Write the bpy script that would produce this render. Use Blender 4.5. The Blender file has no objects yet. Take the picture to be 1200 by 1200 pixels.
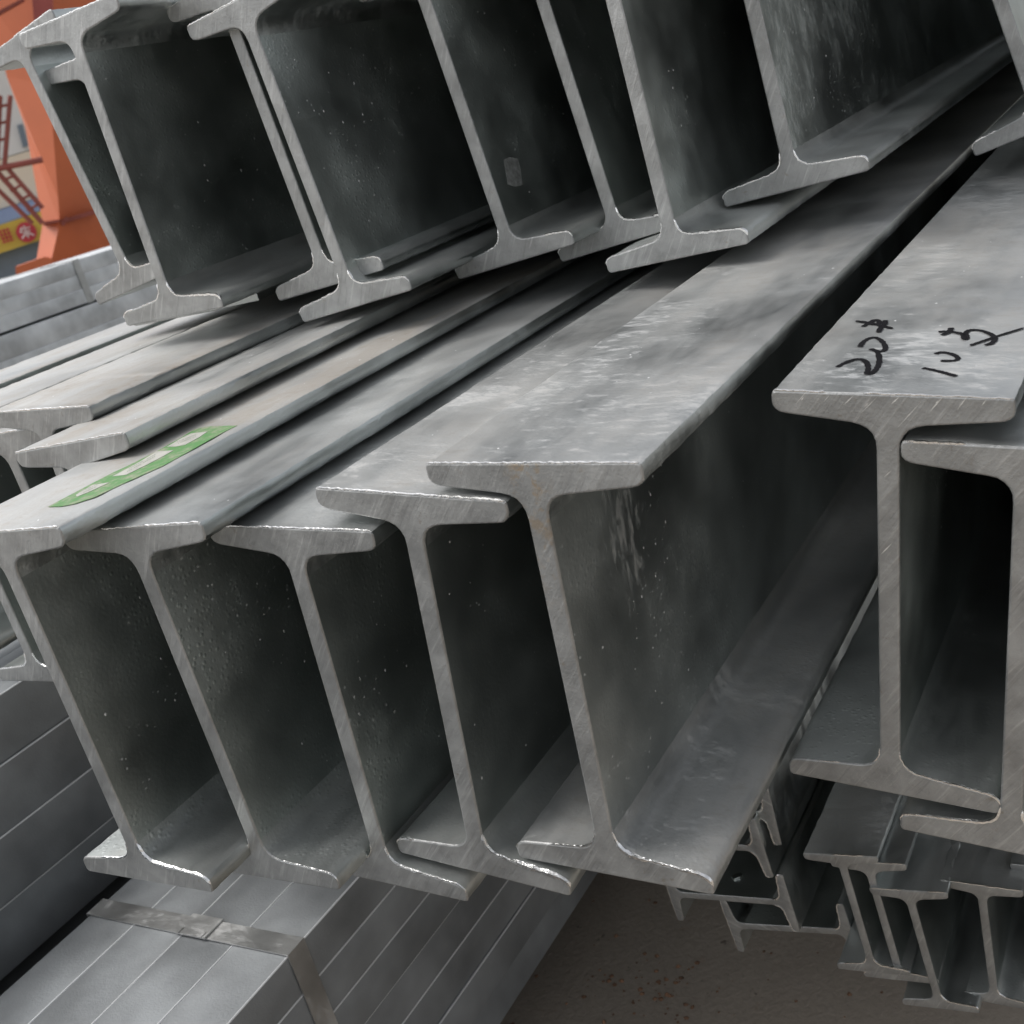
import bpy, bmesh, math, random
from mathutils import Vector, Matrix
random.seed(7)
S = bpy.context.scene
GZ = 0.80                     # camera height over the yard floor (m)

# ------------------------------------------------------------------ camera
RR, RU, RF = ((0.83988959, 0.47598342, -0.26081654),
              (0.05169062, 0.40820780, 0.91142442),
              (-0.54029026, 0.77897765, -0.31824560))
FPX = 1373.07
cam = bpy.data.cameras.new('camera')
cam.sensor_fit = 'HORIZONTAL'; cam.sensor_width = 36.0
cam.lens = 36.0 * FPX / 1200.0
cam.clip_start = 0.01; cam.clip_end = 400
cam.dof.use_dof = True; cam.dof.focus_distance = 0.62; cam.dof.aperture_fstop = 22
cob = bpy.data.objects.new('camera', cam); S.collection.objects.link(cob)
M3 = Matrix((RR, RU, tuple(-c for c in RF))).transposed()
cob.matrix_world = Matrix.Translation((0, 0, GZ)) @ M3.to_4x4()
S.camera = cob

# ------------------------------------------------------------------ light: overcast sky
SUN_EL, SUN_AZ = math.radians(58), math.radians(245)    # azimuth clockwise from +Y
w = bpy.data.worlds.new('World'); S.world = w; w.use_nodes = True
nt = w.node_tree; nt.nodes.clear()
sky = nt.nodes.new('ShaderNodeTexSky'); sky.sky_type = 'NISHITA'; sky.sun_disc = False
sky.sun_elevation = SUN_EL; sky.sun_rotation = SUN_AZ
sky.air_density = 1.0; sky.dust_density = 4.0; sky.ozone_density = 1.0
hs = nt.nodes.new('ShaderNodeHueSaturation'); hs.inputs['Saturation'].default_value = 0.22
bg = nt.nodes.new('ShaderNodeBackground'); bg.inputs['Strength'].default_value = 0.15
wo = nt.nodes.new('ShaderNodeOutputWorld')
nt.links.new(sky.outputs[0], hs.inputs['Color']); nt.links.new(hs.outputs[0], bg.inputs[0]); nt.links.new(bg.outputs[0], wo.inputs[0])
sl = bpy.data.lights.new('sun', 'SUN'); sl.energy = 0.65; sl.angle = math.radians(30); sl.color = (1.0, 0.97, 0.93)
so = bpy.data.objects.new('sun', sl); S.collection.objects.link(so)
sd = Vector((math.sin(SUN_AZ)*math.cos(SUN_EL), math.cos(SUN_AZ)*math.cos(SUN_EL), math.sin(SUN_EL)))
so.rotation_euler = sd.to_track_quat('Z', 'Y').to_euler()
S.view_settings.view_transform = 'Standard'; S.view_settings.look = 'None'
S.view_settings.exposure = 0.52; S.view_settings.gamma = 1.0
S.view_settings.use_curve_mapping = False

# ------------------------------------------------------------------ helpers
def ray(x, y):
    a, b = (x-600)/FPX, (600-y)/FPX
    return Vector([RR[i]*a + RU[i]*b + RF[i] for i in range(3)])
CAMP = Vector((0, 0, GZ))
def on_plane(x, y, p0, n):
    d = ray(x, y); return CAMP + d * ((p0-CAMP).dot(n) / d.dot(n))
def at_dist(x, y, dist):                       # horizontal distance from the camera
    d = ray(x, y); return CAMP + d * (dist / math.hypot(d.x, d.y))

def link(o, parent=None):
    S.collection.objects.link(o)
    if parent is not None: o.parent = parent
    return o
def obj(name, bm, mats, parent=None, smooth=None):
    me = bpy.data.meshes.new(name)
    bmesh.ops.recalc_face_normals(bm, faces=bm.faces[:])
    bm.to_mesh(me); bm.free()
    for m in (mats if isinstance(mats, (list, tuple)) else [mats]): me.materials.append(m)
    o = link(bpy.data.objects.new(name, me), parent)
    if smooth is not None:
        for p in me.polygons: p.use_smooth = True
        if smooth < 179: me.set_sharp_from_angle(angle=math.radians(smooth))
    return o
def empty(name, loc=(0, 0, 0), rot=(0, 0, 0)):
    o = bpy.data.objects.new(name, None); o.location = loc; o.rotation_euler = rot
    o.empty_display_size = 0.05
    return link(o)
def tag(o, label, cat, group=None, kind=None):
    o['label'] = label
    if cat: o['category'] = cat
    if group: o['group'] = group
    if kind: o['kind'] = kind
    return o
def box(bm, x0, x1, y0, y1, z0, z1, mi=0):
    v = [bm.verts.new(c) for c in ((x0,y0,z0),(x1,y0,z0),(x1,y1,z0),(x0,y1,z0),(x0,y0,z1),(x1,y0,z1),(x1,y1,z1),(x0,y1,z1))]
    for f in ((0,3,2,1),(4,5,6,7),(0,1,5,4),(1,2,6,5),(2,3,7,6),(3,0,4,7)):
        bm.faces.new([v[i] for i in f]).material_index = mi
def bar(bm, a, b, r, n=6):
    a, b = Vector(a), Vector(b); d = (b-a).normalized()
    u = d.orthogonal().normalized(); v = d.cross(u)
    A = [bm.verts.new(a+(u*math.cos(t)+v*math.sin(t))*r) for t in [2*math.pi*k/n for k in range(n)]]
    B = [bm.verts.new(b+(u*math.cos(t)+v*math.sin(t))*r) for t in [2*math.pi*k/n for k in range(n)]]
    for k in range(n): bm.faces.new((A[k], A[(k+1)%n], B[(k+1)%n], B[k]))
    bm.faces.new(A[::-1]); bm.faces.new(B)

# ------------------------------------------------------------------ materials
class NB:
    def __init__(s, name):
        s.m = bpy.data.materials.new(name); s.m.use_nodes = True
        s.t = s.m.node_tree; s.t.nodes.clear()
        s.out = s.t.nodes.new('ShaderNodeOutputMaterial'); s.p = s.t.nodes.new('ShaderNodeBsdfPrincipled')
        s.t.links.new(s.p.outputs[0], s.out.inputs[0])
        s.tc = s.t.nodes.new('ShaderNodeTexCoord')
        oi = s.t.nodes.new('ShaderNodeObjectInfo')
        rnd = s.t.nodes.new('ShaderNodeVectorMath'); rnd.operation = 'SCALE'
        cx = s.t.nodes.new('ShaderNodeCombineXYZ')
        for i in range(3): s.t.links.new(oi.outputs['Random'], cx.inputs[i])
        s.t.links.new(cx.outputs[0], rnd.inputs[0]); rnd.inputs['Scale'].default_value = 37.0
        ad = s.t.nodes.new('ShaderNodeVectorMath'); ad.operation = 'ADD'
        s.t.links.new(s.tc.outputs['Object'], ad.inputs[0]); s.t.links.new(rnd.outputs[0], ad.inputs[1])
        s.co = ad.outputs[0]; s.rand = oi.outputs['Random']
    def sc(s, scale, co=None):
        m = s.t.nodes.new('ShaderNodeMapping'); m.inputs['Scale'].default_value = scale
        s.t.links.new(co or s.co, m.inputs['Vector']); return m.outputs[0]
    def noise(s, scale=1.0, detail=4, rough=.55, co=None, dist=0.0):
        n = s.t.nodes.new('ShaderNodeTexNoise'); n.inputs['Scale'].default_value = scale
        n.inputs['Detail'].default_value = detail; n.inputs['Roughness'].default_value = rough; n.inputs['Distortion'].default_value = dist
        s.t.links.new(co or s.co, n.inputs['Vector']); return n.outputs['Fac']
    def vor(s, scale, co=None, feat='F1', out='Distance'):
        n = s.t.nodes.new('ShaderNodeTexVoronoi'); n.feature = feat; n.inputs['Scale'].default_value = scale
        s.t.links.new(co or s.co, n.inputs['Vector']); return n.outputs[out]
    def ramp(s, fac, stops):
        r = s.t.nodes.new('ShaderNodeValToRGB'); e = r.color_ramp.elements
        while len(e) < len(stops): e.new(0.5)
        for i, (p, c) in enumerate(stops):
            e[i].position = p; e[i].color = (c, c, c, 1) if not isinstance(c, (tuple, list)) else (*c, 1)
        s.t.links.new(fac, r.inputs[0]); return r.outputs[0]
    def mix(s, fac, a, b, mode='MIX'):
        n = s.t.nodes.new('ShaderNodeMix'); n.data_type = 'RGBA'; n.blend_type = mode
        for sock, v in ((n.inputs[0], fac), (n.inputs[6], a), (n.inputs[7], b)):
            if isinstance(v, bpy.types.NodeSocket): s.t.links.new(v, sock)
            elif isinstance(v, (tuple, list)): sock.default_value = (*v, 1)
            else: sock.default_value = v if sock == n.inputs[0] else (v, v, v, 1)
        return n.outputs[2]
    def math(s, op, a, b=0.0, clamp=False):
        n = s.t.nodes.new('ShaderNodeMath'); n.operation = op; n.use_clamp = clamp
        for sock, v in ((n.inputs[0], a), (n.inputs[1], b)):
            if isinstance(v, bpy.types.NodeSocket): s.t.links.new(v, sock)
            else: sock.default_value = v
        return n.outputs[0]
    def set(s, name, v):
        k = s.p.inputs[name]
        if isinstance(v, bpy.types.NodeSocket): s.t.links.new(v, k)
        elif isinstance(v, (tuple, list)): k.default_value = (*v, 1) if len(v) == 3 else v
        else: k.default_value = v
    def bump(s, h, strength=.3, dist=.001, prev=None):
        n = s.t.nodes.new('ShaderNodeBump'); n.inputs['Strength'].default_value = strength; n.inputs['Distance'].default_value = dist
        s.t.links.new(h, n.inputs['Height'])
        if prev is not None: s.t.links.new(prev, n.inputs['Normal'])
        return n.outputs[0]

def galvanised(name, base=(.50, .52, .52), rough=.36, dust=0.0, stain=.5, pits=.5, dustcol=(.37, .34, .30), smear=None, metal=1.0, specks=.7, spthr=.56, peel=.20):
    """hot-dip galvanised steel: zinc metal, cloudy roughness, white rust, fine pits; dust = loose grey-beige dirt"""
    b = NB(name)
    cloud = b.noise(11, 3, .6)
    fine = b.noise(480, 1, .6)
    wn = b.noise(1, 5, .75, b.sc((80, 190, 80)), .3)          # white rust, scuffed across the bar
    gn = b.noise(1, 5, .70, b.sc((16, 5, 16)), .2)             # grime, drawn along the bar
    dark = tuple(c*.70 for c in base); light = tuple(min(1, c*1.25) for c in base)
    cl = b.ramp(cloud, [(.32, 0), (.68, 1)])
    col = b.mix(cl, dark, light)
    white = b.math('MULTIPLY', b.ramp(b.math('ADD', wn, b.math('MULTIPLY', b.math('SUBTRACT', cloud, .5), .8)), [(.47, 0), (.68, 1)]), stain)
    speck = b.math('MULTIPLY', b.ramp(b.vor(210), [(.11, 1), (.17, 0)]), b.ramp(b.noise(23, 2), [(spthr, 0), (spthr+.10, specks)]))
    grime = b.math('MULTIPLY', b.ramp(gn, [(.30, .1), (.62, 1)]), dust)
    matte = b.math('MAXIMUM', b.math('MAXIMUM', white, speck), grime, True)
    mcol = b.mix(grime, (.55, .56, .56), dustcol)
    mcol = b.mix(b.math('MULTIPLY', b.ramp(wn, [(.36, 1), (.48, 0)]), b.math('MULTIPLY', grime, .55)), mcol, (.30, .235, .17))
    if smear:
        (sy, sz), (ry, rz) = smear
        sp = b.t.nodes.new('ShaderNodeSeparateXYZ'); b.t.links.new(b.tc.outputs['Object'], sp.inputs[0])
        dy = b.math('DIVIDE', b.math('SUBTRACT', sp.outputs[1], sy), ry); dz = b.math('DIVIDE', b.math('SUBTRACT', sp.outputs[2], sz), rz)
        rr = b.math('ADD', b.math('MULTIPLY', dy, dy), b.math('MULTIPLY', dz, dz))
        sn = b.noise(1, 5, .7, b.sc((90, 170, 60)), .6)
        sm = b.math('MULTIPLY', b.ramp(b.math('SUBTRACT', sn, b.math('MULTIPLY', rr, .16)), [(.42, 0), (.58, 1)]), .5)
        mcol = b.mix(sm, mcol, (.36, .29, .235)); matte = b.math('MAXIMUM', matte, sm, True)
    col = b.mix(matte, col, mcol)
    b.set('Base Color', col)
    b.set('Metallic', b.math('SUBTRACT', metal, b.math('MULTIPLY', matte, .85*metal)))
    r = b.math('ADD', b.math('MULTIPLY', cl, .16), rough-.08)
    r = b.math('ADD', r, b.math('MULTIPLY', matte, .22), True)
    b.set('Roughness', r)
    h = fine
    if pits: h = b.math('ADD', b.math('MULTIPLY', fine, .5), b.math('MULTIPLY', b.ramp(b.vor(300), [(0, 1), (.4, 0)]), b.math('MULTIPLY', b.ramp(cloud, [(.45, 0), (.62, 1)]), pits)))
    n1 = b.bump(b.noise(40, 2, .5), peel, .0012)
    b.t.links.new(b.bump(h, .35, .0005, n1), b.p.inputs['Normal'])
    return b.m

def cut_metal(name, base=(.33, .335, .33), rust=False):
    """sawn section end under thin zinc: fine diagonal saw marks, dull mottling, nicks"""
    b = NB(name)
    rot = b.t.nodes.new('ShaderNodeMapping'); rot.inputs['Rotation'].default_value = (0, math.radians(-34), 0)
    b.t.links.new(b.co, rot.inputs['Vector'])
    saw = b.noise(1, 3, .7, b.sc((420, 10, 26), rot.outputs[0]))
    cloud = b.noise(42, 5, .65)
    grain = b.noise(620, 2, .6)
    col = b.mix(b.ramp(cloud, [(.30, 0), (.70, 1)]), tuple(c*.74 for c in base), tuple(c*1.22 for c in base))
    col = b.mix(b.math('MULTIPLY', b.ramp(saw, [(.56, 0), (.72, 1)]), .45), col, (.62, .62, .61))
    col = b.mix(b.math('MULTIPLY', b.ramp(saw, [(.30, 1), (.42, 0)]), .40), col, tuple(c*.55 for c in base))
    spot = b.math('MULTIPLY', b.ramp(b.noise(150, 4, .7), [(.64, 0), (.73, 1)]), .6)
    col = b.mix(spot, col, (.24, .205, .165))
    if rust:
        sp = b.t.nodes.new('ShaderNodeSeparateXYZ'); b.t.links.new(b.tc.outputs['Object'], sp.inputs[0])
        mx = b.ramp(b.math('ABSOLUTE', b.math('ADD', sp.outputs[0], .001)), [(.004, 1), (.011, 0)])
        mz = b.ramp(b.math('ADD', sp.outputs[2], .0), [(.030, 0), (.085, 1)])
        rs = b.math('MULTIPLY', b.math('MULTIPLY', mx, mz), b.ramp(b.noise(170, 4, .7), [(.50, 0), (.62, .7)]))
        col = b.mix(rs, col, (.34, .26, .17))
    b.set('Base Color', col); b.set('Metallic', .72)
    b.set('Roughness', b.math('ADD', .36, b.math('MULTIPLY', cloud, .22)))
    n1 = b.bump(b.math('ADD', saw, b.math('MULTIPLY', grain, .7)), .45, .0005)
    b.t.links.new(b.bump(cloud, .25, .002, n1), b.p.inputs['Normal'])
    return b.m

def plain(name, col, rough=.6, metal=0.0, var=.12, scale=20, bump=.1):
    b = NB(name)
    n = b.noise(scale, 5, .6)
    b.set('Base Color', b.mix(b.ramp(n, [(.3, 0), (.7, 1)]), tuple(c*(1-var) for c in col), tuple(min(1, c*(1+var)) for c in col)))
    b.set('Roughness', rough); b.set('Metallic', metal)
    if bump: b.t.links.new(b.bump(b.noise(scale*8, 4), bump, .002), b.p.inputs['Normal'])
    return b.m

M = {}
M['web'] = galvanised('galvanised_web', (.46, .50, .48), .42, .06, .10, 1.3, spthr=.52, peel=.3)
M['web_streaked'] = galvanised('galvanised_web_streaked', (.48, .52, .50), .40, .05, .32, 1.2, spthr=.47)
M['web_smeared'] = galvanised('galvanised_web_smeared', (.52, .55, .535), .44, .06, .10, 1.2, smear=((.062, .045), (.026, .045)), spthr=.49)
M['flange'] = galvanised('galvanised_flange', (.52, .55, .54), .38, .0, .22, .8)
M['top_clean'] = galvanised('galvanised_flange_top', (.50, .52, .515), .38, .50, .55, .6)
M['flange_dusty'] = galvanised('galvanised_flange_dusty', (.50, .51, .50), .42, .92, .40, .6)
M['flange_stained'] = galvanised('galvanised_flange_stained', (.46, .475, .47), .38, .60, .80, .6)
M['inner_dirty'] = galvanised('galvanised_inner_dirty', (.50, .53, .515), .36, .45, .30, 1.2, dustcol=(.30, .265, .22), spthr=.50)
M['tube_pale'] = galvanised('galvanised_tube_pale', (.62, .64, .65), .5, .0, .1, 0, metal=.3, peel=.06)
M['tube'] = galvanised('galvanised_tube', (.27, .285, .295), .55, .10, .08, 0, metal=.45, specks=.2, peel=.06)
M['tube_edge'] = plain('painted_edge_glint', (.72, .73, .74), .45, .2, .08, 60, .1)  # pale corner colour painted in for bright reflections along the tube edges
M['cut_rusty'] = cut_metal('sawn_end_rusty', rust=True)
M['cut'] = cut_metal('sawn_end')
b = NB('zinc_bead'); b.set('Base Color', (.88, .88, .87)); b.set('Metallic', 1.0); b.set('Roughness', .22)
b.t.links.new(b.bump(b.noise(700, 3), .5, .0006), b.p.inputs['Normal']); M['burr'] = b.m
M['spatter'] = plain('zinc_spatter', (.74, .745, .74), .38, .35, .1, 200, 0)
M['strap'] = galvanised('steel_strap', (.55, .55, .54), .38, .15, .5, .3)
M['ink'] = plain('marker_ink', (.006, .0055, .007), .7, 0, .2, 60, 0)
for n_ in M['ink'].node_tree.nodes:
    if n_.type == 'BSDF_PRINCIPLED': n_.inputs['Specular IOR Level'].default_value = .15
M['label_green'] = plain('label_green', (.20, .36, .15), .6, 0, .45, 60, .1)
b = NB('label_green_worn'); wr = b.noise(110, 5, .75)
b.set('Base Color', b.mix(b.ramp(wr, [(.46, 0), (.66, 1)]), (.095, .25, .075), (.30, .31, .22))); b.set('Roughness', .65); M['label_green'] = b.m
M['label_white'] = plain('label_white', (.46, .455, .41), .6, 0, .15, 140, .1)
M['orange'] = plain('crane_orange_paint', (.50, .125, .045), .5, 0, .10, 1.2, .05)
M['red'] = plain('crane_red_paint', (.28, .06, .05), .55, 0, .2, 2, .05)
M['dark_red'] = plain('dark_red_paint', (.22, .05, .035), .55, 0, .2, 2, .05)
M['cream'] = plain('cream_render', (.66, .58, .46), .8, 0, .06, .8, .1)
M['pale'] = plain('pale_panel', (.60, .60, .58), .6, 0, .06, .8, .05)
M['blue'] = plain('blue_fascia', (.24, .32, .50), .6, 0, .1, 1, .05)
M['bluegrey'] = plain('blue_grey_shutter', (.15, .19, .23), .6, 0, .1, 1, .05)
M['yellow'] = plain('sign_yellow', (.55, .40, .06), .5, 0, .1, 2, 0)
M['signred'] = plain('sign_red', (.45, .035, .05), .5, 0, .1, 2, 0)
M['signpink'] = plain('sign_pale', (.62, .48, .47), .5, 0, .1, 2, 0)
def timber():
    b = NB('weathered_timber')
    g = b.noise(1, 6, .65, b.sc((3, 40, 40)), .6)
    b.set('Base Color', b.mix(b.ramp(g, [(.3, 0), (.7, 1)]), (.13, .10, .075), (.30, .245, .19)))
    b.set('Roughness', .85); b.t.links.new(b.bump(g, .6, .003), b.p.inputs['Normal']); return b.m
M['timber'] = timber()
def concrete():
    b = NB('yard_concrete')
    big = b.noise(3.0, 6, .6); fine = b.noise(160, 5, .65)
    col = b.mix(b.ramp(big, [(.3, 0), (.7, 1)]), (.26, .222, .18), (.37, .32, .265))
    col = b.mix(b.math('MULTIPLY', b.ramp(fine, [(.4, 0), (.7, 1)]), .35), col, (.21, .185, .155))
    st = b.ramp(b.noise(14, 5, .7), [(.60, 0), (.70, 1)])
    col = b.mix(b.math('MULTIPLY', st, .5), col, (.24, .145, .09))
    cr = b.ramp(b.noise(38, 4, .7), [(.66, 0), (.72, 1)])
    col = b.mix(b.math('MULTIPLY', cr, .7), col, (.055, .04, .032))
    b.set('Base Color', col); b.set('Roughness', .8)
    b.t.links.new(b.bump(b.math('ADD', fine, b.math('MULTIPLY', big, 2)), .4, .004), b.p.inputs['Normal']); return b.m
M['concrete'] = concrete()

# ------------------------------------------------------------------ ground
bm = bmesh.new(); R0 = 300
vs = [bm.verts.new(c) for c in ((-R0, -R0, 0), (R0, -R0, 0), (R0, R0, 0), (-R0, R0, 0))]; bm.faces.new(vs)
g = obj('ground', bm, M['concrete']); tag(g, 'brown grey concrete yard floor below the steel stacks', None, kind='structure')

# ------------------------------------------------------------------ I-beam builder
def flange_outline(h, b, tw, t1, t2, r, top=True):
    """half outline of one flange with its fillets, from the web's right root round to the left root"""
    def vin(u): return h/2 - (t1 + (t2-t1)*(b/2-abs(u))/(b/2-tw/2))
    side = []
    c = r*1.15
    P0, P1, P2 = (tw/2, vin(tw/2)-c), (tw/2, vin(tw/2)), (tw/2+c, vin(tw/2+c))
    for k in range(6):
        t = k/5; side.append(tuple((1-t)**2*P0[i]+2*t*(1-t)*P1[i]+t*t*P2[i] for i in (0, 1)))
    q = .45*t1
    for k in range(5):                                   # rounded toe on the inside
        t = k/4; A, B, C = (b/2-q*1.4, vin(b/2-q*1.4)), (b/2, vin(b/2)), (b/2, vin(b/2)+q)
        side.append(tuple((1-t)**2*A[i]+2*t*(1-t)*B[i]+t*t*C[i] for i in (0, 1)))
    e = .14*t1
    side += [(b/2, h/2-e*1.6), (b/2-e*.4, h/2-e*.5), (b/2-e*1.5, h/2)]
    pts = side + [(-u, v) for u, v in reversed(side)]
    if not top: pts = [(-u, -v) for u, v in pts]
    return pts                                            # counter-clockwise
def loft(bm, rings, close_ends=(True, True), mi=None):
    n = len(rings[0]); V = [[bm.verts.new(p) for p in R] for R in rings]
    for a, c in zip(V, V[1:]):
        for k in range(n):
            f = bm.faces.new((a[k], a[(k+1) % n], c[(k+1) % n], c[k]))
            if mi: f.material_index = mi(k)
    if close_ends[0]: bm.faces.new(V[0])
    if close_ends[1]: bm.faces.new(V[-1][::-1])
    return V
def bead(bm, pts, rmin, rmax, rnd, gaps=.15, n=5):
    """lumpy zinc bead along a polyline"""
    P = []
    for a, c in zip(pts, pts[1:]):
        a, c = Vector(a), Vector(c); m = max(1, int((c-a).length/.0016))
        P += [a.lerp(c, k/m) for k in range(m)]
    P.append(Vector(pts[-1]))
    lvl, run, cur = 0, 0, []
    def flush(cur):
        if len(cur) < 3: return
        rings = []
        for i, (p, rad) in enumerate(cur):
            d = (cur[min(i+1, len(cur)-1)][0]-cur[max(i-1, 0)][0]).normalized()
            u = Vector((0, 1, 0)); v = d.cross(u).normalized()
            if i in (0, len(cur)-1): rad *= .15
            rings.append([p+(u*math.cos(t)+v*math.sin(t))*rad for t in [2*math.pi*k/n for k in range(n)]])
        loft(bm, rings)
    amp = rnd.random()
    for p in P:
        if run <= 0:
            run = rnd.randint(4, 16); on = rnd.random() > gaps; amp = rnd.random()**1.6
            if not on: flush(cur); cur = []
        run -= 1
        if on: cur.append((p+Vector((rnd.uniform(-1, 1)*.00025, 0, rnd.uniform(-1, 1)*.00025)), rmin+(rmax-rmin)*(amp*.7+.3*rnd.random())))
    flush(cur)

BIG = dict(h=.2, b=.0972, tw=.0092, t1=.0095, t2=.0142, r=.009)
SMALL = dict(h=.1, b=.0512, tw=.0052, t1=.0052, t2=.0078, r=.0055)
def i_beam(x, y, z, roll, label, sec=BIG, L=5.0, seed=0, group=None, top='top_clean', bot='inner_dirty', web='web', cut='cut', burr=(.0003, .0013), gaps=.12):
    rnd = random.Random(seed*91+5)
    root = empty('steel_girder', (x, y, z+GZ), (0, -math.radians(roll), 0))
    tag(root, label, 'steel beam', group)
    h, tw = sec['h'], sec['tw']
    ys = [0, .002] + [.006*k for k in range(1, 36)] + [.25, .32, .42, .6, 1, 2.4, L]
    def rings(out, skip=0):
        R = []
        for i, yy in enumerate(ys):
            j = .00022 if i < 36 else .0
            R.append([(u+rnd.uniform(-j, j)*(abs(u) > .46*sec['b']), yy, v+rnd.uniform(-j, j)*(abs(u) > .46*sec['b'])) for u, v in out])
        return R
    to, bo = flange_outline(**sec, top=True), flange_outline(**sec, top=False)
    vr = to[0][1]
    for nm, o_, mt in (('top_flange', to, top), ('bottom_flange', bo, bot)):
        bm = bmesh.new(); half = len(o_)//2
        up = (lambda k: 1 if half-2 <= k <= half else 0) if nm == 'top_flange' else (lambda k: 1 if k < 10 or k >= len(o_)-11 else 0)
        loft(bm, rings(o_), mi=up); obj(nm, bm, [M['flange'], M[mt]], root, 32)
    bm = bmesh.new()
    wo_ = [(tw/2, -vr), (tw/2, -vr/3), (tw/2, vr/3), (tw/2, vr), (-tw/2, vr), (-tw/2, vr/3), (-tw/2, -vr/3), (-tw/2, -vr)]
    loft(bm, [[(u, yy, v) for u, v in wo_] for yy in ys]); obj('web', bm, M[web], root)
    # sawn end face: the whole section as one thin plate with a softened rim
    out = bo[len(bo)//2:] ; out = [(u, v) for u, v in to] + [(u, v) for u, v in bo]
    n = len(out)
    def inset(d):
        r = []
        for k in range(n):
            a, c, e = Vector(out[k-1]), Vector(out[k]), Vector(out[(k+1) % n])
            t = (e-a).normalized() if (e-a).length > 1e-9 else Vector((1, 0))
            r.append((c.x-t.y*d, c.y+t.x*d))
        return r
    bm = bmesh.new()
    d0 = .0004 if sec is BIG else .00025
    jit = [(rnd.uniform(-1, 1)*.00012, rnd.uniform(-1, 1)*.00012) for _ in range(n)]
    R = []
    for dd, yy in ((-.00015, -.00003), (.0002, -d0*1.6), (.0008, -d0*2.2)):
        R.append([(u+a, yy, v+c) for (u, v), (a, c) in zip(inset(dd), jit)])
    V = [[bm.verts.new(p) for p in r_] for r_ in R]
    for a, c in zip(V, V[1:]):
        for k in range(n): bm.faces.new((a[k], a[(k+1) % n], c[(k+1) % n], c[k]))
    bm.faces.new(V[-1]); bm.faces.new(V[0][::-1])
    ce = obj('cut_end', bm, M[cut], root, 20)
    # zinc beads hanging on the upper edges of the cut
    bm = bmesh.new()
    yb = -d0*1.2
    hb, b2 = sec['h']/2, sec['b']/2
    mid = len(bo)//2
    rise = [p for p in bo]                # bottom flange runs left root -> right root through the outside
    inner_l = [bo[k] for k in range(0, 11)]
    inner_r = [bo[k] for k in range(len(bo)-11, len(bo))]
    bead(bm, [(u, yb, v) for u, v in inner_r], burr[0], burr[1], rnd, gaps)
    bead(bm, [(u, yb, v) for u, v in inner_l], burr[0], burr[1]*.7, rnd, gaps+.15)
    bead(bm, [(-b2+.001, yb, hb), (b2-.001, yb, hb)], burr[0], burr[1]*.55, rnd, gaps)
    if len(bm.faces): obj('zinc_bead', bm, M['burr'], ce, 60)['kind'] = 'stuff'
    else: bm.free()
    # zinc spatter: tiny drops frozen on the web and on the flange tops
    if sec is BIG:
        bm = bmesh.new(); bt = bmesh.new()
        cl = [(rnd.uniform(.01, .30), rnd.uniform(-vr, vr)) for _ in range(4)]
        def drop(bm_, c, n_, a, r_):
            n_ = Vector(n_); a = Vector(a); c_ = n_.cross(a); st = rnd.uniform(1, 1.8)
            ring = [bm_.verts.new(Vector(c)+(a*math.cos(t)+c_*math.sin(t)*st)*r_*rnd.uniform(.7, 1.2)) for t in [1.047*k for k in range(6)]]
            tp = bm_.verts.new(Vector(c)+n_*r_*.55)
            for k in range(6): bm_.faces.new((ring[k], ring[(k+1) % 6], tp))
        for _ in range(95):
            if rnd.random() < .5: q = rnd.choice(cl); yy, vv = rnd.gauss(q[0], .016), rnd.gauss(q[1], .016)
            else: yy, vv = rnd.uniform(.004, .42), rnd.uniform(-vr, vr)
            if yy < .003 or abs(vv) > vr-.002: continue
            drop(bm, (tw/2+.00002, yy, vv), (1, 0, 0), (0, 1, 0), rnd.choice((.00022, .00028, .0004, .0006)))
        obj('zinc_spatter', bm, M['spatter'], root, 179)['kind'] = 'stuff'
        for _ in range(16):
            drop(bt, (rnd.uniform(-b2+.003, b2-.003), rnd.uniform(.004, .30), hb+.00002), (0, 0, 1), (0, 1, 0), rnd.choice((.00025, .0004, .0006)))
        obj('zinc_spatter', bt, M['spatter'], root, 179)['kind'] = 'stuff'
    return root

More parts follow.
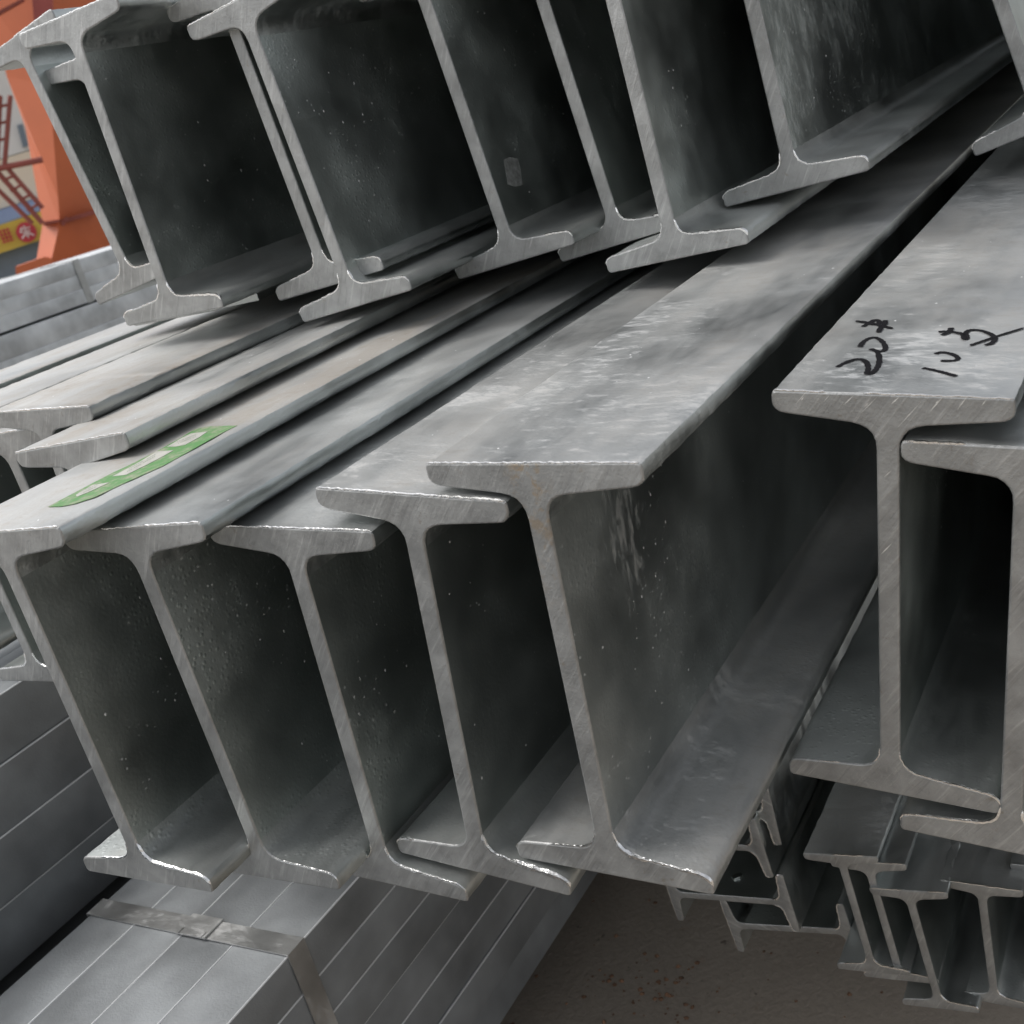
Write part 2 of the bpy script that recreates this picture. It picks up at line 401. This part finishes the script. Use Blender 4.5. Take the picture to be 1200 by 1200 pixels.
POS = {
  'A': (-0.4964, 0.3056, -0.2184, 0.13),
  'B': (-0.4419, 0.3347, -0.2322, 0.20),
  'C': (-0.3777, 0.3587, -0.2469, -4.48),
  'D': (-0.3142, 0.3634, -0.2363, -7.46),
  'E': (-0.2478, 0.3659, -0.2288, -4.33),
  'R1': (-0.1422, 0.4662, -0.2474, -8.57),
  'R2': (-0.0921, 0.4659, -0.2752, -8.75),
  'U2': (-0.6282, 0.5771, 0.0257, -0.41),
  'U4': (-0.5088, 0.6132, 0.0032, 4.67),
  'U5': (-0.4296, 0.6928, 0.0000, 4.93),
  'U6': (-0.3687, 0.7325, -0.0075, 5.20),
  'U7': (-0.3056, 0.6890, -0.0164, 1.43),
  'U8': (-0.2490, 0.7614, 0.0013, 2.71),
  'Y2': (-0.5453, 0.3992, -0.2058, 1.95),
  'U1': (-0.7545, 0.6519, 0.0435, 8.01),
  'U1b': (-.718, .66, .014, -0.4),
  'U3': (-0.5332, 0.6248, 0.0187, 3.87),
  'U9': (-0.1369, 0.9325, -0.0161, 11.42),
  'Y1': (-0.6333, 0.4451, -0.1946, -3.30),
  'Y1b': (-0.6844, 0.4550, -0.2085, 1.03),
  'L1': (-0.2505, 0.6280, -0.5709, 4.18),
  'L2': (-0.2333, 0.6307, -0.5769, 4.40),
  'L3': (-0.2090, 0.6285, -0.5946, 4.39),
  'L4': (-0.1700, 0.6403, -0.5936, -1.83),
  'H2': (-0.3566, 0.6492, -0.5913, 93.86),
  'H1': (-0.3219, 0.6668, -0.6290, 96.21),
  'H3': (-0.3663, 0.6462, -0.5418, 94.54),
  'H4': (-0.3566, 0.6546, -0.5151, 90.71),
  'R3': (-.028, .49, -.255, -7.0),
  'L5': (-.128, .66, -.590, -1.0),
  'Y0': (-.762, .455, -.197, 0.5),
  'Ym': (-.932, .50, -.202, 0.0),
}
ROW = 'galvanised I-beams in the middle row'
UP = 'galvanised I-beams in the upper row'
LOW = 'small galvanised I-beams low in the right-hand stack'
# name: (label, options)
SPEC = {
 'E': ('large I-beam beside the dark gap, rust-specked end face and pale scuffed top flange', dict(top='flange_stained', bot='flange_stained', web='web_smeared', cut='cut_rusty', group=ROW, seed=1)),
 'D': ('I-beam whose top flange tip tucks under the beam beside the dark gap', dict(top='flange_stained', group=ROW, seed=2, burr=(.0004, .0017))),
 'C': ('lowest I-beam of the middle row, top flange tucked under both its neighbours', dict(group=ROW, seed=3, burr=(.0003, .0013), gaps=.08)),
 'B': ('I-beam between the green-labelled beam and the lowest beam of the middle row', dict(group=ROW, seed=4, burr=(.0003, .0012))),
 'A': ('I-beam with a worn green label on its dusty top flange', dict(top='flange_dusty', group=ROW, seed=5)),
 'Y2': ('I-beam set back just behind the green-labelled beam, dusty top flange', dict(top='flange_dusty', group=ROW, seed=6)),
 'Y1': ('I-beam with its flange lying over the beam behind the green-labelled one', dict(top='flange_dusty', group=ROW, seed=7)),
 'Y1b': ('I-beam mostly hidden below the overlapping dusty flange, only web and root showing', dict(top='flange_dusty', group=ROW, seed=8)),
 'Y0': ('I-beam with shiny web root and bottom flange showing left of the green-labelled beam', dict(top='flange_dusty', group=ROW, seed=9, burr=(.0004, .0015))),
 'Ym': ('outermost dusty I-beam of the middle row, next to the grey tube bundles', dict(top='flange_dusty', group=ROW, seed=10)),
 'R1': ('I-beam with black marker writing on its top flange', dict(top='flange_stained', seed=11, burr=(.0003, .0010), gaps=.05)),
 'R2': ('I-beam tucked under the flange of the beam with black marker writing', dict(seed=12, burr=(.0003, .0016), gaps=.05)),
 'U1': ('outermost I-beam of the upper row, orange steelwork showing beside its thin web', dict(group=UP, seed=13)),
 'U1b': ('I-beam wedged between the two outermost beams of the upper row', dict(group=UP, seed=14)),
 'U2': ('upper I-beam whose lumpy top flange overlaps the outermost beam', dict(group=UP, seed=15)),
 'U3': ('set-back upper I-beam with its web almost touching the next web', dict(group=UP, seed=16)),
 'U4': ('upper I-beam with rounded top flange tip, its web close against a set-back web', dict(group=UP, seed=17, gaps=.05)),
 'U5': ('upper I-beam with a small pale smudge inside its dark web, flange lit along the edge', dict(group=UP, seed=18)),
 'U6': ('upper I-beam whose bottom flange tip lies behind the next web', dict(group=UP, seed=19)),
 'U7': ('upper I-beam with saw-scratched web edge, resting over the pale scuffed flange', dict(group=UP, seed=20)),
 'U8': ('upper I-beam standing alone over the dark gap, white streaks on its web', dict(group=UP, web='web_streaked', seed=21, gaps=.05)),
 'U9': ('upper I-beam standing over the beam with black marker writing', dict(group=UP, seed=22)),
 'L1': ('small upright I-beam next to the beams lying on their sides', dict(sec=SMALL, group=LOW, seed=23, burr=(.0004, .0014), gaps=.05)),
 'L2': ('small upright I-beam squeezed between two others, bright curled flange end', dict(sec=SMALL, group=LOW, seed=24, burr=(.0003, .0012), gaps=.05)),
 'L3': ('small upright I-beam with its lower flange drooping below the others', dict(sec=SMALL, group=LOW, seed=25, burr=(.0003, .0010), gaps=.05)),
 'L4': ('small upright I-beam below the tucked-under beam, at the end of its row', dict(sec=SMALL, group=LOW, seed=26, burr=(.0003, .0010), gaps=.05)),
 'R3': ('added I-beam blocking side light, beside the tucked-under beam', dict(seed=31)),  # added outside the view to keep light out of the stack's right side
 'L5': ('small I-beam added to block side light, beside the end beam of the low row', dict(sec=SMALL, group=LOW, seed=32)),  # added at the right to shade the low row
 'H1': ('lowest small I-beam lying on its side, beside the small upright beams', dict(sec=SMALL, group=LOW, seed=27, burr=(.0004, .0014), gaps=.05)),
 'H2': ('small I-beam lying on its side with a white spot on its web', dict(sec=SMALL, group=LOW, seed=28, burr=(.0004, .0014), gaps=.05)),
 'H3': ('small I-beam lying on its side, second from the top of the pile', dict(sec=SMALL, group=LOW, seed=29, burr=(.0004, .0014), gaps=.05)),
 'H4': ('topmost small I-beam lying on its side, below the dark gap', dict(sec=SMALL, group=LOW, seed=30, burr=(.0004, .0014), gaps=.05)),
}
BEAM = {}
for k, (lab, op) in SPEC.items():
    x, y, z, r = POS[k]
    BEAM[k] = i_beam(x, y, z, r, lab, **op)

# ------------------------------------------------------------------ marker writing and label, flat on the flanges
def flange_plane(k):
    x, y, z, r = POS[k]; c, s = math.cos(math.radians(r)), math.sin(math.radians(r))
    n = Vector((-s, 0, c)); return Vector((x, y, z+GZ)) + n*.1, n
def child_world(name, bm, mat, root):
    inv = root.matrix_basis.inverted()
    bm.transform(inv); return obj(name, bm, mat, root)
def smooth_path(p, m=8):
    P = [p[0]]+p+[p[-1]]; o = []
    for i in range(1, len(P)-2):
        for k in range(m):
            t = k/m
            o.append(tuple(.5*((2*P[i][j])+(-P[i-1][j]+P[i+1][j])*t+(2*P[i-1][j]-5*P[i][j]+4*P[i+1][j]-P[i+2][j])*t*t+(-P[i-1][j]+3*P[i][j]-3*P[i+1][j]+P[i+2][j])*t**3) for j in (0, 1)))
    return o+[p[-1]]
def ribbon(bm, path, p0, n, wid, lift, rnd):
    P = [on_plane(960+a/5, 340+c/5, p0, n) for a, c in smooth_path(path)]
    L_, R_ = [], []
    for i, p in enumerate(P):
        d = (P[min(i+1, len(P)-1)]-P[max(i-1, 0)]).normalized(); s = d.cross(n).normalized()
        ww = wid*(.8+.35*rnd.random())*(.45 if i in (0, len(P)-1) else 1)*.5
        L_.append(bm.verts.new(p+s*ww+n*lift)); R_.append(bm.verts.new(p-s*ww+n*lift))
    for i in range(len(P)-1): bm.faces.new((L_[i], R_[i], R_[i+1], L_[i+1]))
p0, nn = flange_plane('R1'); rnd = random.Random(3)
GLYPHS = [
 [[(105,455),(150,430),(200,411),(250,409),(280,432),(287,465),(280,488),(305,488),(335,465),(350,430),(351,395),(338,365),(300,346)]],
 [[(300,346),(340,360),(372,360),(388,340),(370,305),(330,281),(290,287),(255,310),(238,335)]],
 [[(212,183),(300,196),(430,228)], [(255,218),(290,198),(325,178),(350,184),(352,205)], [(345,250),(362,222),(380,205),(388,180)], [(300,205),(330,205),(395,220)]],
 [[(605,460),(660,470),(730,487),(805,507)]],
 [[(680,378),(720,368),(780,380),(813,403),(790,417),(710,418)]],
 [[(698,248),(760,246),(835,260),(850,288),(866,284),(858,256),(885,238),(945,240),(1005,262),(1030,288),(1008,315),(970,325)], [(885,328),(960,302),(1040,275),(1200,225)], [(718,268),(758,250),(775,225)]],
]
for i, g_ in enumerate(GLYPHS):
    bm = bmesh.new()
    for j, s_ in enumerate(g_): ribbon(bm, s_, p0, nn, .0026 if i != 5 or j != 1 else .0020, .00030+.00004*j+.00002*i, rnd)
    child_world('marker_writing', bm, M['ink'], BEAM['R1'])
bm = bmesh.new(); q0 = Vector((0, POS['R1'][1]-.00098, 0)); qn = Vector((0, -1, 0)); r3 = random.Random(8)
for a, c, d, e in ((931,475,947,457),(938,470,942,465),(965,471,973,462),(988,475,1001,463),(1007,486,1029,464),(1013,477,1018,472),(1044,474,1054,465),(1050,503,1082,468),(1088,484,1106,464),(1096,473,1100,469),(1121,481,1134,464),(1150,476,1156,468),(1035,560,1045,551),(1032,650,1046,636)):
    A_, B_ = on_plane(a, c, q0, qn), on_plane(d, e, q0, qn); dr = (B_-A_).normalized(); sd_ = dr.cross(qn)
    ww = r3.uniform(.00012, .0003)
    bm.faces.new([bm.verts.new(p) for p in (A_, A_.lerp(B_, .5)-sd_*ww, B_, A_.lerp(B_, .5)+sd_*ww)])
bm.transform(BEAM['R1'].matrix_basis.inverted()); o = obj('saw_scratches', bm, plain('bright_scratch', (.72, .72, .70), .4, .6, .1, 100, 0), BEAM['R1']); o['kind'] = 'stuff'
p0, nn = flange_plane('A')
def patch(pts, lift, name, mat, root, thick=.0):
    bm = bmesh.new()
    vs = [bm.verts.new(on_plane(40+a*.21667, 480+c*.21667, p0, nn)+nn*lift) for a, c in pts]
    f = bm.faces.new(vs)
    r = bmesh.ops.extrude_face_region(bm, geom=[f])
    bmesh.ops.translate(bm, verts=[v for v in r['geom'] if isinstance(v, bmesh.types.BMVert)], vec=nn*.00015)
    inv = BEAM['A'].matrix_basis.inverted()
    bm.transform(inv); return obj(name, bm, mat, root)
gl = patch([(75,530),(150,527),(220,514),(330,478),(430,430),(520,388),(610,348),(700,308),(830,236),(950,168),(1030,124),(1100,90),(1020,92),(940,95),(870,110),(780,165),(690,215),(600,262),(500,312),(420,348),(350,385),(260,432),(170,480)], .0003, 'green_label', M['label_green'], BEAM['A'])
gl['label'] = 'worn green paper label with three white panels'
for q in ([(228,468),(262,446),(318,414),(408,400),(350,428),(290,455),(235,476)], [(425,367),(520,318),(600,272),(665,232),(755,226),(700,258),(600,310),(500,358)], [(722,206),(790,165),(850,135),(940,124),(890,158),(820,195),(770,205)]):
    patch(q, .0005, 'white_panel', M['label_white'], gl)
# dotted print on the white panels
for (a0, c0, a1, c1) in ((255,452,345,415), (505,335,660,250), (775,185,880,142)):
    bm = bmesh.new(); r2 = random.Random(int(a0))
    for k in range(16):
        t = k/16; a, c = a0+(a1-a0)*t, c0+(c1-c0)*t; da = (a1-a0)/16*.6; dc = (c1-c0)/16*.6
        for off in (-5, 5):
            if r2.random() < .25: continue
            q = [(a, c+off), (a+da, c+dc+off), (a+da, c+dc+off+5), (a, c+off+5)]
            bm.faces.new([bm.verts.new(on_plane(40+u*.21667, 480+v*.21667, p0, nn)+nn*.00075) for u, v in q])
    inv = BEAM['A'].matrix_basis.inverted(); bm.transform(inv); obj('print', bm, plain('label_print', (.30, .33, .27), .6, 0, .1, 50, 0), gl)

# small marks on single webs
def web_patch(k, px, name, mat, side=1, lift=.0002, thick=.0002):
    x, y, z, r = POS[k]; c, s = math.cos(math.radians(r)), math.sin(math.radians(r))
    n = Vector((c, 0, s))*side; tw = (SMALL if k[0] in 'LH' else BIG)['tw']
    q0 = Vector((x, y, z+GZ))+n*(tw/2+lift)
    bm = bmesh.new(); f = bm.faces.new([bm.verts.new(on_plane(a, c_, q0, n)) for a, c_ in px])
    r_ = bmesh.ops.extrude_face_region(bm, geom=[f])
    bmesh.ops.translate(bm, verts=[v for v in r_['geom'] if isinstance(v, bmesh.types.BMVert)], vec=n*thick)
    return child_world(name, bm, mat, BEAM[k])
M['smudge'] = plain('pale_smudge', (.17, .175, .17), .6, 0, .5, 300, 0)
web_patch('U5', [(590,187),(597,184),(607,186),(610,200),(612,217),(603,219),(595,216),(593,203)], 'pale_smudge', M['smudge'])
web_patch('H2', [(857,1028),(862,1025),(868,1024),(871,1026),(867,1029),(860,1031)], 'zinc_blob', M['burr'], thick=.001)

# ------------------------------------------------------------------ tube bundles
def tube_mesh(wd, ht, L, c=.0010):
    bm = bmesh.new(); pr = []
    for sx, sz, a0 in ((1, -1, -90), (1, 1, 0), (-1, 1, 90), (-1, -1, 180)):
        for k in range(4):
            a = math.radians(a0+30*k); pr.append((sx*(wd/2-c)+c*math.cos(a), sz*(ht/2-c)+c*math.sin(a)))
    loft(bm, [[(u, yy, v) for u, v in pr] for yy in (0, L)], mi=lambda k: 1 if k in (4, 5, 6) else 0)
    bmesh.ops.recalc_face_normals(bm, faces=bm.faces[:])
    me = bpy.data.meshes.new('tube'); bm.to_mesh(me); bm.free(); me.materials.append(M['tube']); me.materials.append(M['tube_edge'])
    for p in me.polygons: p.use_smooth = True
    me.set_sharp_from_angle(angle=math.radians(35)); return me
def tube_bundle(x0, x1, z0, z1, y0, L, nc, nr, label, straps=(), seed=0, lift_col=None, strap_w=.018, inset=None, mat='tube'):
    """x1 = right face, z1 = top; straps at given y"""
    rnd = random.Random(seed)
    root = empty('tube_bundle', ((x0+x1)/2, y0, z0+GZ)); tag(root, label, 'tube bundle', 'galvanised tube bundles')
    cx = (x0+x1)/2; wd, ht = (x1-x0)/nc, (z1-z0)/nr
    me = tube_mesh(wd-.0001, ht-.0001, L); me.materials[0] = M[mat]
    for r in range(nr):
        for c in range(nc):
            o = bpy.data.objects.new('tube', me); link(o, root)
            o.location = (x0+wd*(c+.5)-cx, rnd.uniform(-.02, .02), ht*(r+.5)+ (rnd.uniform(-.0002, .0002)))
            if c == nc-1: o.location.x += rnd.uniform(-.0010, .0008)
            if inset and r in inset and c == nc-1: o.location.x += inset[r]
    H, W = z1-z0, (x1-x0)/2
    for ys_ in straps:
        t = .0009; g0 = .0012
        bm = bmesh.new(); a, c_ = ys_-y0, ys_-y0+strap_w
        box(bm, -W-g0-t, W+g0+t, a, c_, H+g0, H+g0+t)
        box(bm, -W-g0-t, W+g0+t, a, c_, -g0-t, -g0)
        box(bm, W+g0, W+g0+t, a, c_, -g0, H+g0); box(bm, -W-g0-t, -W-g0, a, c_, -g0, H+g0)
        st = obj('strap', bm, M['strap'], root)
        bm = bmesh.new(); xs = W-.095
        box(bm, xs-.016, xs+.016, a-.0012, c_+.0012, H+g0+t+.0002, H+g0+t+.0016)
        for q in (-.012, .012): box(bm, xs+q-.0012, xs+q+.0012, a-.002, a+.004, H+g0+t+.0016, H+g0+t+.0022)
        obj('clip', bm, M['strap'], st)
    return root
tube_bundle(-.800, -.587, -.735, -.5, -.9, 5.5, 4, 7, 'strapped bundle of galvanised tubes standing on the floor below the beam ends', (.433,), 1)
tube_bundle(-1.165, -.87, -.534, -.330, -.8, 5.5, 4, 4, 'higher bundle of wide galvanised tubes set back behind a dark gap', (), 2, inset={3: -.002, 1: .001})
tube_bundle(-1.165, -.868, -.735, -.556, -.8, 5.5, 4, 4, 'tube bundle added under the wide tubes to keep the gap dark', (), 5)  # added so that no lit floor shows through the gap
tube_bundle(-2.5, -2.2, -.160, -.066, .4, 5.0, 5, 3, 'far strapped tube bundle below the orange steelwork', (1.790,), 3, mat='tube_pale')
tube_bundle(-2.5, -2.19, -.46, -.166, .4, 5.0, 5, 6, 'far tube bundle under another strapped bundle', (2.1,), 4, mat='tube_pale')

# flat bar between the rows
bm = bmesh.new(); box(bm, -.03, .03, 0, 4.3, 0, .007)
fb = obj('flat_bar', bm, M['flange']); fb.location = (-.638, .64, -.083+GZ); tag(fb, 'flat galvanised bar lying between the upper and middle beam rows', 'steel bar')

# ------------------------------------------------------------------ timber bearers
def bearer(x0, x1, y0, y1, z0, z1, label, tilt=0.0, group='timber bearers'):
    bm = bmesh.new(); W = (x1-x0)/2
    box(bm, -W, W, 0, y1-y0, 0, z1-z0)
    bmesh.ops.bevel(bm, geom=bm.edges[:], offset=.004, segments=1, affect='EDGES')
    o = obj('timber_bearer', bm, M['timber']); o.location = ((x0+x1)/2, y0, z0+GZ); o.rotation_euler = (0, tilt, 0)
    return tag(o, label, 'timber', group)
for yy, wh in ((1.35, 'near the sawn ends'), (3.9, 'at the far ends')):
    bearer(-1.20, -.05, yy, yy+.10, -.80, -.735, 'timber bearer on the floor under the tube bundle and small beams '+wh)
    bearer(-2.55, -2.15, yy, yy+.10, -.80, -.46, 'timber block on the floor under the far tube bundles '+wh)
    bearer(-1.20, -.86, yy+.12, yy+.22, -.556, -.534, 'thin timber batten between the stacked tube bundles '+wh)
    bearer(-.42, -.10, yy, yy+.10, -.735, -.682, 'timber packing under the small beams '+wh)
    bearer(-.76, -.02, yy+.12, yy+.24, -.498, -.350, 'thick timber bearer carrying the middle row of beams '+wh)

# rust flakes and grit on the concrete
bm = bmesh.new(); rg = random.Random(12)
for cx_, cy_, n_, sp in ((-.545, .74, 26, .022), (-.50, .745, 34, .020), (-.46, .72, 18, .03), (-.50, .82, 26, .10), (-.40, .78, 40, .14), (-.62, .90, 20, .10)):
    for _ in range(n_):
        x_, y_ = rg.gauss(cx_, sp), rg.gauss(cy_, sp); r_ = rg.choice((.0008, .0012, .0018, .003))
        t0 = rg.random()*6; hgt = r_*rg.uniform(.3, .9)
        ring = [bm.verts.new((x_+r_*rg.uniform(.6, 1.2)*math.cos(t0+1.26*k), y_+r_*rg.uniform(.6, 1.2)*math.sin(t0+1.26*k), .0002)) for k in range(5)]
        tp = bm.verts.new((x_, y_, hgt))
        for k in range(5): bm.faces.new((ring[k], ring[(k+1) % 5], tp))
M['grit'] = plain('rust_grit', (.20, .11, .065), .85, 0, .5, 90, .3)
gr = obj('grit', bm, M['grit']); tag(gr, 'reddish rust flakes and grit scattered on the concrete floor', None, kind='stuff')

# ------------------------------------------------------------------ orange crane leg and shop front beyond the bundles
D = 12.0
vd = at_dist(50, 200, 1.0)-CAMP; vd.z = 0; vd.normalize()          # horizontal direction towards the crane
def away(p, d): return p+vd*d
def prism(bm, px, dist, depth, mi=0):
    A = [bm.verts.new(at_dist(x, y, dist)) for x, y in px]; B = [bm.verts.new(away(v.co, depth)) for v in A]
    n = len(px); bm.faces.new(A); bm.faces.new(B[::-1])
    for k in range(n): bm.faces.new((A[k], B[k], B[(k+1) % n], A[(k+1) % n]))
base = at_dist(70, 300, D); cr = empty('crane_leg', (base.x, base.y, 0)); tag(cr, 'orange painted steel crane leg rising behind the far tube bundle', 'crane')
def crane_part(name, bm, mat, root=cr):
    bm.transform(Matrix.Translation(-root.location)); return obj(name, bm, mat, root)
bm = bmesh.new()
left = [(-22,-40),(-14,0),(8,90),(30,150),(50,262),(42,308),(46,380)]
crease = [(46,-40),(52,0),(58,100),(68,232),(70,262),(59,310),(64,380)]
right = [(125,-40),(120,0),(128,100),(150,232),(152,262),(150,310),(150,380)]
Lv = [bm.verts.new(at_dist(x, y, D+.25)) for x, y in left]; Cv = [bm.verts.new(at_dist(x, y, D)) for x, y in crease]
Rv = [bm.verts.new(at_dist(x, y, D+.55)) for x, y in right]; Bv = [bm.verts.new(at_dist(x, y, D+1.0)) for x, y in crease]
for k in range(len(left)-1):
    for P, Q in ((Lv, Cv), (Cv, Rv), (Rv, Bv), (Bv, Lv)): bm.faces.new((P[k], P[k+1], Q[k+1], Q[k]))
bm.faces.new((Lv[0], Cv[0], Rv[0], Bv[0])); bm.faces.new((Lv[-1], Bv[-1], Rv[-1], Cv[-1]))
crane_part('leg_box', bm, M['orange'])
bm = bmesh.new(); prism(bm, [(18,313),(52,301),(62,303),(62,345),(22,358)], D-.05, .5); crane_part('bogie_beam', bm, M['orange'])
bm = bmesh.new(); prism(bm, [(71,258),(112,245),(113,250),(72,263)], D-.02, .35); prism(bm, [(50,260),(70,257),(70,260),(51,264)], D-.03, .3); crane_part('joint_plate', bm, M['dark_red'])
bm = bmesh.new()
for a, c in (((74,262),.02), ((78,257),.025), ((88,255),.02)): bar(bm, at_dist(*a, D-.06), away(at_dist(*a, D-.06), .2), c)
crane_part('bolt', bm, M['dark_red'])
bm = bmesh.new(); prism(bm, [(36,-20),(62,-30),(62,20),(40,28)], D-.25, .2); crane_part('cross_beam', bm, M['red'])
bm = bmesh.new(); prism(bm, [(-20,22),(28,-3),(29,0),(-19,27)], D-.3, .08); crane_part('cable', bm, M['dark_red'])
# red lattice boom
lt = empty('lattice_boom', at_dist(20, 200, D-1)); tag(lt, 'dark red lattice steel members in front of the pale building', 'lattice')
for a, c, r in (((-15,200),(50,187),.026), ((0,112),(-4,196),.02), ((12,112),(5,196),.02), ((-6,198),(50,262),.022), ((6,194),(50,244),.02), ((-20,205),(38,262),.02),
             ((2,212),(16,206),.012), ((12,224),(26,216),.012), ((22,235),(36,228),.012), ((32,247),(45,239),.012), ((0,125),(11,122),.012), ((-2,145),(9,142),.012), ((-3,165),(7,162),.012)):
    bm = bmesh.new(); bar(bm, at_dist(*a, D-1), at_dist(*c, D-1), r); bm.transform(Matrix.Translation(-lt.location)); obj('member', bm, M['dark_red'], lt)
# pale shop building with blue fascia
D2 = 18.0
sb = at_dist(20, 250, D2); bl = empty('shop_building', (sb.x, sb.y, 0)); tag(bl, 'cream shop building with blue fascia and blue grey shutter', 'building')
def shop(name, px, dist, depth, mat, root=bl):
    bm = bmesh.new(); prism(bm, px, dist, depth); bm.transform(Matrix.Translation(-root.location)); return obj(name, bm, mat, root)
shop('wall', [(-60,205),(90,160),(96,215),(-55,262)], D2, 1.0, M['cream'])
shop('upper_wall', [(-60,60),(80,15),(90,159),(-60,204)], D2+.05, 1.0, M['pale'])
shop('window', [(20,147),(26,145),(33,170),(27,173)], D2-.02, .1, M['bluegrey'])
shop('fascia', [(-55,263),(96,216),(100,228),(-50,281)], D2-.15, 1.0, M['blue'])
shop('shutter', [(-45,312),(105,260),(120,390),(-30,440)], D2+.02, 1.0, M['bluegrey'])
sg = empty('shop_sign', at_dist(20, 285, D2-.2)); tag(sg, 'yellow shop sign with red lettering and a red disc', 'sign')
shop('board', [(-60,284),(100,230),(106,262),(-52,314)], D2-.18, .12, M['yellow'], sg)
c0 = at_dist(31, 272, D2-.22); ex = (at_dist(41, 269, D2-.22)-c0); ey = Vector((0, 0, ex.length))
def disc(name, r0, mat, off, squash=1.0):
    bm = bmesh.new(); vs = [bm.verts.new(c0+ex*math.cos(t)*r0+ey*math.sin(t)*r0*squash-vd*off) for t in [2*math.pi*k/24 for k in range(24)]]
    f = bm.faces.new(vs); r = bmesh.ops.extrude_face_region(bm, geom=[f]); bmesh.ops.translate(bm, verts=[v for v in r['geom'] if isinstance(v, bmesh.types.BMVert)], vec=vd*.02)
    bm.transform(Matrix.Translation(-sg.location)); return obj(name, bm, mat, sg)
dc = disc('red_disc', 1.15, M['signred'], .03)
def strokes(name, segs, mat, cc, s, off):
    bm = bmesh.new()
    for a, c, d, e in segs: bar(bm, cc+ex*a*s+ey*c*s-vd*off, cc+ex*d*s+ey*e*s-vd*off, ex.length*.11*s, 4)
    bm.transform(Matrix.Translation(-sg.location)); return obj(name, bm, mat, sg)
strokes('lettering', [(-.7,.5,.7,.5),(-.6,.1,.6,.1),(0,.9,0,-.8),(-.1,0,-.8,-.7),(.1,0,.8,-.7),(-.4,-.35,.4,-.35),(-.75,.1,-.3,.75)], M['signpink'], c0, .85, .06)
c1 = at_dist(7, 276, D2-.22)
strokes('lettering', [(-.8,.7,.8,.7),(-.8,.2,.8,.2),(-.8,-.3,.8,-.3),(-.5,.9,-.5,-.9),(.5,.9,.5,-.9),(0,.9,0,-.9),(-.8,-.8,.8,-.8)], M['signred'], c1, .85, .05)
c2 = at_dist(-14, 283, D2-.22)
strokes('lettering', [(-.8,.6,.8,.6),(-.8,-.1,.8,-.1),(-.5,.9,-.5,-.9),(.5,.9,.5,-.9),(-.8,-.8,.8,-.8)], M['signred'], c2, .85, .05)

for o in list(S.collection.objects):
    if o.type == 'MESH': o.data.update()
